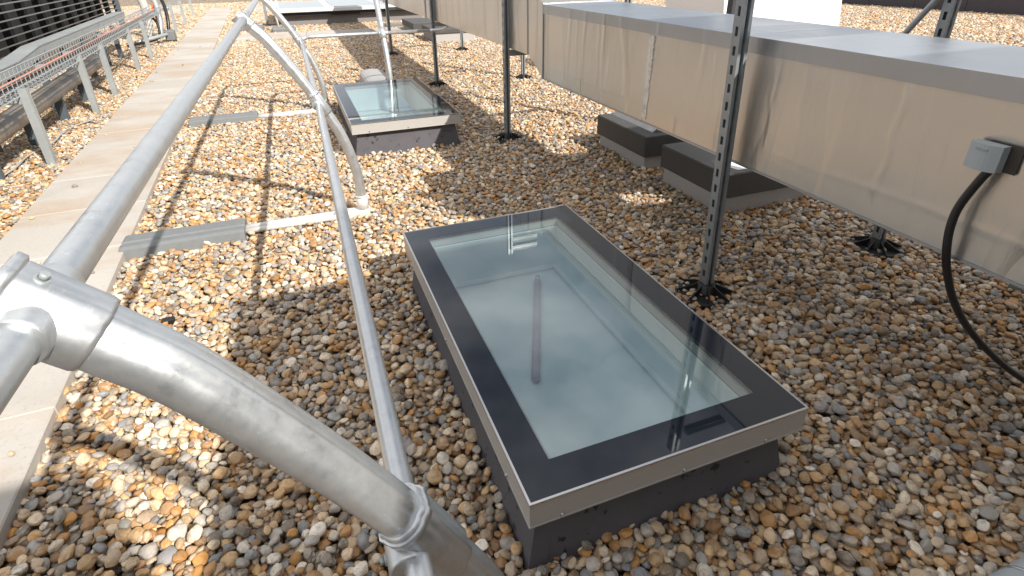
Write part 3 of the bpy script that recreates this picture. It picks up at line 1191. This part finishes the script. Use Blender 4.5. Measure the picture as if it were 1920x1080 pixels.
# ------------------------------------------------------------------ junction box with its conduit
JS = lambda p: (p[0] * .9755, p[1] * .9755, 1.25 + (p[2] - 1.25) * .9755)
jb = thing('junction_box', (1.48, .77, .8), 'pale grey plastic control box fixed to the foil duct above a black cable', 'box')
b = MB()
b.box((1.4597, .692, .800), (1.4615, .762, .864))
b.build('back_plate', M['plate_dark'], jb)
b = MB()
vs, fs = [], []
ny = 9
for xi, xx in enumerate((1.4915, 1.466)):
    for k in range(ny):
        t = k / (ny - 1)
        y = .734 + .070 * t
        bul = .012 * math.sin(math.pi * t) if xi else 0
        for z in (.790, .852):
            vs.append((xx - bul, y, z))
n2 = ny * 2
for k in range(ny - 1):
    a = 2 * k
    fs += [(n2 + a, n2 + a + 1, n2 + a + 3, n2 + a + 2), (a, n2 + a, n2 + a + 2, a + 2), (a + 1, a + 3, n2 + a + 3, n2 + a + 1)]
fs += [(0, 1, n2 + 1, n2), (n2 - 2, 2 * n2 - 2, 2 * n2 - 1, n2 - 1)]
b.add([JS(p) for p in vs], fs)
b.build('cover', M['box_grey'], jb)
b = MB()
b.box(JS((1.4528, .758, .838)), JS((1.4548, .784, .842)))
b.build('badge', M['timber'], jb)
cable = MB()
cp = smooth_path([JS(p) for p in [(1.478, .742, .806), (1.475, .748, .794), (1.472, .759, .768), (1.467, .779, .692), (1.464, .78, .634), (1.468, .771, .57), (1.49, .763, .506), (1.55, .757, .413), (1.63, .741, .314), (1.74, .704, .205), (1.86, .657, .111), (2.02, .60, .022), (2.3, .52, .010), (2.6, .43, .006)]], 8)
cable.tube(cp[6:], .0096, 12)
cable.tube(cp[:8], .004, 8)
co = cable.build('conduit', M['cable'])
tag(co, 'black flexible cable hanging from the grey control box down to the pebbles', 'cable')

# ------------------------------------------------------------------ plinth blocks
def plinth(x0, y0, x1, y1, zb_, zt, label, rot=0):
    r = thing('plinth', ((x0 + x1) / 2, (y0 + y1) / 2, 0), label, 'plinth', 'plinth blocks')
    b = MB()
    b.box((x0 + .02, y0 + .02, -.04), (x1 - .02, y1 - .02, zb_), .004)
    b.build('base', M['light_block'], r)
    b = MB()
    b.box((x0, y0, zb_ + .0005), (x1, y1, zt), .006)
    b.build('top', M['dark_block'], r)
    return r
plinth(2.00, 2.91, 2.64, 3.54, .085, .225, 'dark topped plinth with a silver bracket on it, under the duct between two strut frames')
plinth(1.985, 2.13, 2.64, 2.71, .098, .235, 'dark topped plinth in front of the bracketed one, beside the nearest strut post')
b = MB()
b.add([(2.10, 2.98, .2255), (2.18, 2.98, .2255), (2.18, 3.5, .2255), (2.10, 3.5, .2255), (2.16, 2.98, .27), (2.18, 2.98, .27), (2.18, 3.5, .27), (2.16, 3.5, .27)],
      [(0, 3, 2, 1), (4, 5, 6, 7), (0, 1, 5, 4), (1, 2, 6, 5), (2, 3, 7, 6), (3, 0, 4, 7)])
tag(b.build('bracket', M['foil_cap']), 'silver angle bracket lying on the plinth top under the duct', 'bracket')
b = MB()
b.add([(2.09, 2.17, .2355), (2.26, 2.15, .2355), (2.29, 2.32, .2355), (2.05, 2.31, .2355), (2.09, 2.17, .2375), (2.26, 2.15, .2375), (2.29, 2.32, .2375), (2.05, 2.31, .2375)],
      [(0, 3, 2, 1), (4, 5, 6, 7), (0, 1, 5, 4), (1, 2, 6, 5), (2, 3, 7, 6), (3, 0, 4, 7)])
tag(b.build('metal_sheet', M['white']), 'white sheet lying on the nearer plinth behind the strut post', 'sheet')
plinth(2.17, 10.98, 3.2, 12.1, .09, .205, 'far dark grey plinth beside the long pale rooflight')
plinth(2.25, 9.70, 3.0, 10.6, .14, .215, 'far grey plinth just behind the bent guardrail loop')

# ------------------------------------------------------------------ white cabinet behind the duct
wc = thing('plant_cabinet', (4.6, 5.0, 0), 'bright white plant cabinet standing behind the foil duct', 'cabinet')
b = MB()
ring0 = [(3.95, 4.55), (5.46, 4.55), (5.46, 5.5), (3.95, 5.5)]
ring1 = [(3.82, 4.62), (5.30, 4.62), (5.30, 5.55), (3.82, 5.55)]
b.extrude_z(ring0, .15, 1.6, ring1)
b.build('casing', M['white'], wc)
for px in (4.05, 5.3):
    for py in (4.65, 5.38):
        b = MB()
        b.box((px, py, -.03), (px + .08, py + .08, .149))
        b.build('leg', M['galv'], wc)
b = MB()
b.box((3.83, 4.40, .0), (3.91, 4.47, 1.5))
tag(b.build('strut', M['dark_galv']), 'dark upright strut beside the white cabinet, behind the duct', 'strut')

# ------------------------------------------------------------------ left: louvred screen
LB = math.atan(KS)
scr = thing('louvre_screen', (lx(-2.62, 8), 8, 0), 'dark louvred plant screen with horizontal metal blades beyond the cable tray', 'screen')
y0, y1 = 2.8, 12.9
XL = lambda y, d=0: lx(-2.50, y) - d
for k in range(17):
    z = .40 + .075 * k
    b = MB()
    pr = [(-.004, -.002), (0, .013), (-.055, -.004), (-.055, -.010)]
    vs = [(XL(y0) + u, y0, z + h) for u, h in pr] + [(XL(y1) + u, y1, z + h) for u, h in pr]
    b.add(vs, [(0, 1, 5, 4), (1, 2, 6, 5), (2, 3, 7, 6), (3, 0, 4, 7), (3, 2, 1, 0), (4, 5, 6, 7)])
    b.build('blade', M['slat'], scr)
    # end return
    b = MB()
    vs = [(XL(y1) - .04 + 0, y1 + .07 - u, z + h) for u, h in pr] + [(XL(y1) - 2.3, y1 + .19 - u, z + h) for u, h in pr]
    b.add(vs, [(0, 4, 5, 1), (1, 5, 6, 2), (2, 6, 7, 3), (3, 7, 4, 0), (0, 1, 2, 3), (7, 6, 5, 4)])
    b.build('blade', M['slat'], scr)
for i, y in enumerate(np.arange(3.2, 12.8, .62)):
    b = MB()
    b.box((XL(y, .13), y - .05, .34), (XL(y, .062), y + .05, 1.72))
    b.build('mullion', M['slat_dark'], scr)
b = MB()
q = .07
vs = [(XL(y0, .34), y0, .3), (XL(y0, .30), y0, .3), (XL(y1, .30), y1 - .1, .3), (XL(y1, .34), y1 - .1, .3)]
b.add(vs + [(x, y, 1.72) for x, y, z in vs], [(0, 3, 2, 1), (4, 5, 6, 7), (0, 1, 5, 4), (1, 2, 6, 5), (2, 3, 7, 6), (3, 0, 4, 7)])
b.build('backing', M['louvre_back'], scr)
b = MB()
b.box((XL(y1) - .06, y1 - .015, -.03), (XL(y1) + .03, y1 + .075, 1.75), .004)
b.build('corner_post', M['post_blue'], scr)
b = MB()
b.box((XL(y0) - .07, y0 - .06, -.03), (XL(y0) + .02, y0 - .001, 1.75), .004)
b.build('corner_post', M['post_blue'], scr)

# closed cable trunking between screen and tray
tk = thing('cable_trunking', (lx(-2.25, 6), 6, 0), 'pale grey closed cable trunking running between louvred screen and wire tray', 'trunking')
def sweep_box(name, path, w, h, mat_, parent, lip=0):
    b = MB()
    vs = []
    for x, y, z in path:
        vs += [(x - w / 2, y, z), (x + w / 2, y, z), (x + w / 2, y, z + h), (x - w / 2, y, z + h)]
    fs = []
    for i in range(len(path) - 1):
        for k in range(4):
            k2 = (k + 1) % 4
            fs.append((i * 4 + k2, i * 4 + k, i * 4 + 4 + k, i * 4 + 4 + k2))
    fs += [(0, 1, 2, 3), tuple(4 * (len(path) - 1) + k for k in (3, 2, 1, 0))]
    b.add(vs, fs)
    return b.build(name, mat_, parent)
tpth = [(lx(-2.20, 3.0), 3.0, .45), (lx(-2.20, 6.0), 6.0, .45), (lx(-2.24, 6.8), 6.8, .49), (lx(-2.24, 11.4), 11.4, .49)]
sweep_box('casing', tpth, .14, .085, M['galv_pale'], tk)
sweep_box('lid', [(x, y, z + .0855) for x, y, z in tpth], .15, .008, M['galv_pale'], tk)
for y in (4.2, 5.1, 5.9, 6.7, 7.6, 8.5, 9.4, 10.3):
    b = MB()
    b.box((lx(-2.20, y) - .03, y, -.03), (lx(-2.20, y) + .03, y + .05, .448 if y < 6 else .46))
    b.build('leg', M['post_blue'], tk)
    b = MB()
    b.box((lx(-2.20, y) + .0785, y, .455), (lx(-2.20, y) + .0825, y + .03, .547))
    b.build('strap', M['galv'], tk)

# wire basket cable tray on posts
bt = thing('cable_basket', (lx(-1.85, 7), 7, 0), 'wire mesh cable basket on galvanised posts beside the paved path', 'cable tray')
TY0, TY1, TZ, TW = 3.0, 18.4, .478, .20
def wire(name, pts, r, mat_, parent):
    b = MB()
    b.tube(pts, r, 5, True, False)
    return b.build(name, mat_, parent)
ex = lambda y: lx(-1.775, y)
bb_ = MB()
for (dx, dz) in ((0, .10), (0, .05), (0, .0), (-.05, 0), (-.10, 0), (-.15, 0), (-TW, 0), (-TW, .05), (-TW, .10)):
    bb_.tube([(ex(TY0) + dx, TY0, TZ + dz), (ex(TY1) + dx, TY1, TZ + dz)], .0046, 4, True, False)
bb_.build('long_wires', M['galv_pale'], bt)
cw = MB()
ny = 0
y = TY0
while y < 12.5:
    x = ex(y)
    cw.tube([(x, y, TZ + .10), (x, y, TZ - .003), (x - TW, y, TZ - .003), (x - TW, y, TZ + .10)], .0042, 4, True, False)
    y += .09
tag(cw.build('cross_wires', M['galv_pale'], bt), kind='stuff')
for (px, py) in ((-1.729, 4.689), (-1.84, 6.326), (-1.877, 7.217), (-1.968, 8.919), (-1.992, 9.973), (-2.183, 13.826), (-2.233, 15.514), (-2.39, 18.3)):
    b = MB()
    w = .025
    x, y = px - .02, py
    b.box((x - w, y - w, -.03), (x + w, y - w + .006, .525))
    b.box((x + w - .006, y - w + .0061, -.03), (x + w, y + w, .525))
    b.box((x - w, y - w + .0061, -.03), (x - w + .006, y + w, .525))
    b.box((x - w + .0061, y + w - .012, -.03), (x + w - .0061, y + w - .006, .525))
    b.build('post', M['galv_pale'], bt)
    b = MB()
    b.box((x - .34, y - .02, TZ - .05), (x - w - .0005, y + .02, TZ - .008))
    b.build('arm', M['galv_pale'], bt)
    b = MB()
    b.tube([(x, y, -.05), (x, y, -.012)], .055, 12)
    b.build('foot', M['black'], bt)
def lay(y0, y1, dx, dz, amp, n, seed):
    R2 = random.Random(seed)
    return smooth_path([(ex(y) + dx + R2.uniform(-amp, amp), y, TZ + dz + R2.uniform(0, amp * .5)) for y in np.linspace(y0, y1, n)], 5)
b = MB(); b.tube(lay(3.1, 12.0, -.022, .085, .012, 14, 1), .011, 8)
tag(b.build('orange_cable', M['orange']), 'orange cable lying in the wire basket nearest the path', 'cable')
b = MB(); b.tube(lay(3.1, 12.0, -.035, .058, .012, 14, 2), .010, 8)
tag(b.build('black_cable', M['cable']), 'black cable lying under the orange one in the wire basket', 'cable')
b = MB(); b.tube(lay(6.0, 12.0, -.09, .055, .014, 10, 3), .008, 8)
tag(b.build('red_cable', M['red']), 'red cable in the far half of the wire basket', 'cable')
b = MB(); b.tube(lay(3.1, 12.0, -.13, .016, .010, 12, 4), .008, 8)
tag(b.build('grey_cable', M['timber']), 'grey cable lying at the screen side of the wire basket', 'cable')

# lagged pipe under the tray
lp = thing('lagged_pipe', (lx(-1.98, 6), 6, 0), 'thick foil lagged pipe under the wire cable basket', 'pipe')
b = MB()
b.tube([(lx(-1.99, 2.8), 2.8, .245), (lx(-1.99, 4.7), 4.7, .255), (lx(-1.98, 6.4), 6.4, .275), (lx(-1.98, 7.6), 7.6, .28), (lx(-2.02, 8.2), 8.2, .26)], .075, 18)
b.build('lagging', M['lag'], lp)
for y in (3.5, 4.35, 5.2, 6.05, 6.9):
    b = MB()
    b.tube([(lx(-1.99, y), y, .258), (lx(-1.99, y), y + .03, .258)], .0795, 18)
    b.build('band', M['galv'], lp)
    b = MB()
    b.box((lx(-1.99, y) - .035, y + .05, -.03), (lx(-1.99, y) + .035, y + .09, .20))
    b.build('stand', M['post_blue'], lp)
b = MB()
b.tube(smooth_path([(-1.97, 4.35, .01), (-1.93, 4.6, .022), (-1.95, 4.9, .02), (-1.88, 5.2, .03), (-1.9, 5.6, .03), (-1.8, 6.0, .012)], 6), .006, 8)
tag(b.build('pale_flex', M['light_block']), 'thin pale flexible conduit lying on the pebbles below the lagged pipe', 'conduit')

# far loop of pale hoses beyond the screen
for i, (sx, r, m_, lb) in enumerate(((0, .07, 'light_block', 'fat pale ribbed hose curving down at the end of the louvred screen'), (.2, .045, 'galv_pale', 'slim grey hose beside the pale ribbed hose at the screen end'), (.33, .03, 'cable', 'black hose curving beside the two pale hoses'))):
    b = MB()
    P_ = smooth_path([(-2.75 + sx, 13.4, .92), (-2.62 + sx, 13.2, .85), (-2.50 + sx, 13.0, .6), (-2.47 + sx, 12.8, .3), (-2.52 + sx, 12.7, .0)], 8)
    rs = [r * (1 + (.10 if k % 2 else 0)) for k in range(len(P_))]
    b.tube(P_, rs, 12, True, i != 0)
    tag(b.build('hose', M[m_]), lb, 'hose', 'hoses at the screen end')
vt = thing('valve_set', (-2.2, 11.4, 0), 'cluster of grey pipe fittings on short stands near the path', 'pipework')
b = MB()
b.tube(smooth_path([(-2.42, 12.4, .42), (-2.28, 12.2, .42), (-2.2, 12.1, .32), (-2.2, 12.0, .12), (-2.28, 11.7, .08), (-2.5, 11.0, .09)], 6), .022, 8)
b.build('bent_pipe', M['black'], vt)
b = MB()
b.tube([(-2.45, 11.3, .10), (-2.10, 12.0, .14), (-2.06, 12.4, .14)], .03, 8)
b.build('pipe', M['galv_pale'], vt)
b = MB()
b.box((-2.13, 12.05, .02), (-1.98, 12.3, .20), .02)
b.build('valve_body', M['plastic_grey'], vt)
b = MB()
b.tube([(-2.06, 12.15, -.02), (-2.06, 12.15, .03)], .09, 12)
b.build('foot', M['black'], vt)
b = MB()
b.tube([(-2.34, 13.0, .15), (-2.36, 13.0, .62)], .022, 8)
tag(b.build('marker_rod', M['orange']), 'orange topped rod beyond the cable basket end', 'rod')

# ------------------------------------------------------------------ far long rooflight
fl = thing('long_rooflight', (1.4, 15.2, 0), 'long low rooflight with pale frame, far across the pebbles', 'rooflight')
b = MB()
b.box((-.10, 14.05, -.04), (3.0, 16.6, .20))
b.build('kerb', M['far_curb'], fl)
b = MB()
b.box((-.30, 13.85, .28), (3.2, 16.75, .36), .01)
b.build('frame', M['far_frame'], fl)
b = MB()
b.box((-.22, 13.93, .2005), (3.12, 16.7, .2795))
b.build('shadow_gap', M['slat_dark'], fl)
for xx in (-.2, 0.98, 2.14):
    b = MB()
    b.box((xx, 13.98, .3605), (xx + 1.02, 16.6, .368))
    b.build('glass_panel', M['box_grey'], fl)
b = MB()
b.box((-.48, 14.40, -.03), (-.42, 14.46, .95))
b.build('post_blank', M['galv'])
o = bpy.data.objects['post_blank']; o.name = 'post'
tag(o, 'lone galvanised strut post by the near left corner of the long rooflight', 'post')
b = MB()
b.tube([(-.45, 14.43, -.02), (-.45, 14.43, .02)], .16, 12)
b.build('foot', M['black'], o)
# small guard rail base in front of the rooflight
gb = thing('weighted_stand', (-.1, 13.0, 0), 'grey weighted base with two slim pale tubes before the long rooflight', 'stand')
b = MB()
b.box((-.35, 12.72, -.03), (.12, 13.05, .09), .03)
b.build('weight', M['plastic_grey'], gb)
for dx in (0, .09):
    b = MB()
    b.tube([(-.2 + dx, 12.95, .05), (-.28 + dx, 13.1, .75)], .02, 8)
    b.build('tube', M['weight_arm'], gb)
b = MB()
b.box((-.95, 13.25, -.03), (-.5, 13.55, .10), .02)
tag(b.build('far_weight', M['plastic_grey']), 'grey counterweight block near the far end of the paved path', 'block')
b = MB()
b.box((1.9, 12.55, -.03), (2.5, 12.75, .08), .02)
tag(b.build('far_weight', M['plastic_grey']), 'flat grey block in front of the long rooflight, right of centre', 'block')

# ------------------------------------------------------------------ parapet behind on the right and odd bits
pw = thing('parapet_wall', (16, 10, 0), 'dark low parapet wall along the far right edge of the roof', 'wall')
d = Vector((14.643 - 14.793, 11.261 - 7.994, 0)).normalized()
for k in range(16):
    p0 = Vector((14.79, 8.0, 0)) + d * (k * 1.2 - 6)
    p1 = p0 + d * 1.19
    nrm = Vector((d.y, -d.x, 0)) * .35
    b = MB()
    vs = [p0, p0 + nrm, p1 + nrm, p1]
    vs = [(v.x, v.y, -.05) for v in vs] + [(v.x, v.y, .62) for v in vs]
    b.add(vs, [(0, 3, 2, 1), (4, 5, 6, 7), (0, 1, 5, 4), (1, 2, 6, 5), (2, 3, 7, 6), (3, 0, 4, 7)])
    b.build('panel', M['parapet'], pw)
b = MB()
b.box((-.66, 2.128, .004), (-.617, 2.156, .022), .002)
tag(b.build('plastic_tab', M['black']), 'small dark square plastic tab on the pebbles beside the nearest railing upright', 'tab')

b = MB()
b.tube([(1.13, .262, .058), (1.15, .262, .058), (2.6, .27, .058)], [.052, .062, .062], 24)
ep = b.build('pale_pipe', M['box_grey'])
tag(ep, 'end of a pale grey pipe lying on the pebbles in the near right corner', 'pipe')
b = MB()
b.tube([(1.215, .262, .058), (1.222, .262, .058)], .0645, 24)
b.build('band', M['frame_edge'], ep)

# ------------------------------------------------------------------ unseen units and duct, guessed and added to cast the broad shade
def unseen_shade_unit(x0, y0, x1, y1, zt, label):
    r = thing('unseen_shade_unit', ((x0 + x1) / 2, (y0 + y1) / 2, 0), label, 'shade unit')
    b = MB()
    b.box((x0, y0, .25), (x1, y1, zt), .01)
    b.build('casing', M['unit'], r)
    n_ = max(2, int((x1 - x0) / .9))
    for k in range(n_):
        w = (x1 - x0) / n_
        b = MB()
        b.box((x0 + k * w + .03, y1 + .0005, .32), (x0 + (k + 1) * w - .03, y1 + .012, zt - .06), .004)
        b.build('door', M['unit'], r)
    for px in (x0 + .05, x1 - .15):
        for py in (y0 + .05, y1 - .15):
            b = MB()
            b.box((px, py, -.04), (px + .1, py + .1, .2495))
            b.build('leg', M['galv'], r)
    return r
pu = unseen_shade_unit(1.10, -3.4, 4.8, -.64, 2.5, 'unseen tall grey unit behind the camera, a guess added to cast the broad shade')
b = MB()
b.box((2.9, -.6275, 1.9), (4.7, -.44, 2.5), .006)  # block added to push the unit's shade edge farther out
b.build('shade_hood', M['unit'], pu)
unseen_shade_unit(-2.4, -3.4, .78, -1.40, 2.5, 'unseen grey unit behind the camera left of the tall one, a guess added to cast shade')
sd = thing('added_shade_duct', (3.4, .85, 0), 'unseen high cross duct on legs, added to shade a strip of pebbles', 'duct')
b = MB()
b.box((1.83, .55, 1.80), (5.4, 1.12, 2.0), .005)  # out-of-view duct placed only for the strip of shade it casts
b.build('casing', M['foil_cap'], sd)
for px in (2.6, 4.9):
    for py in (.56, 1.06):
        b = MB()
        b.box((px, py, -.03), (px + .041, py + .041, 1.7995))
        b.build('leg', M['galv'], sd)
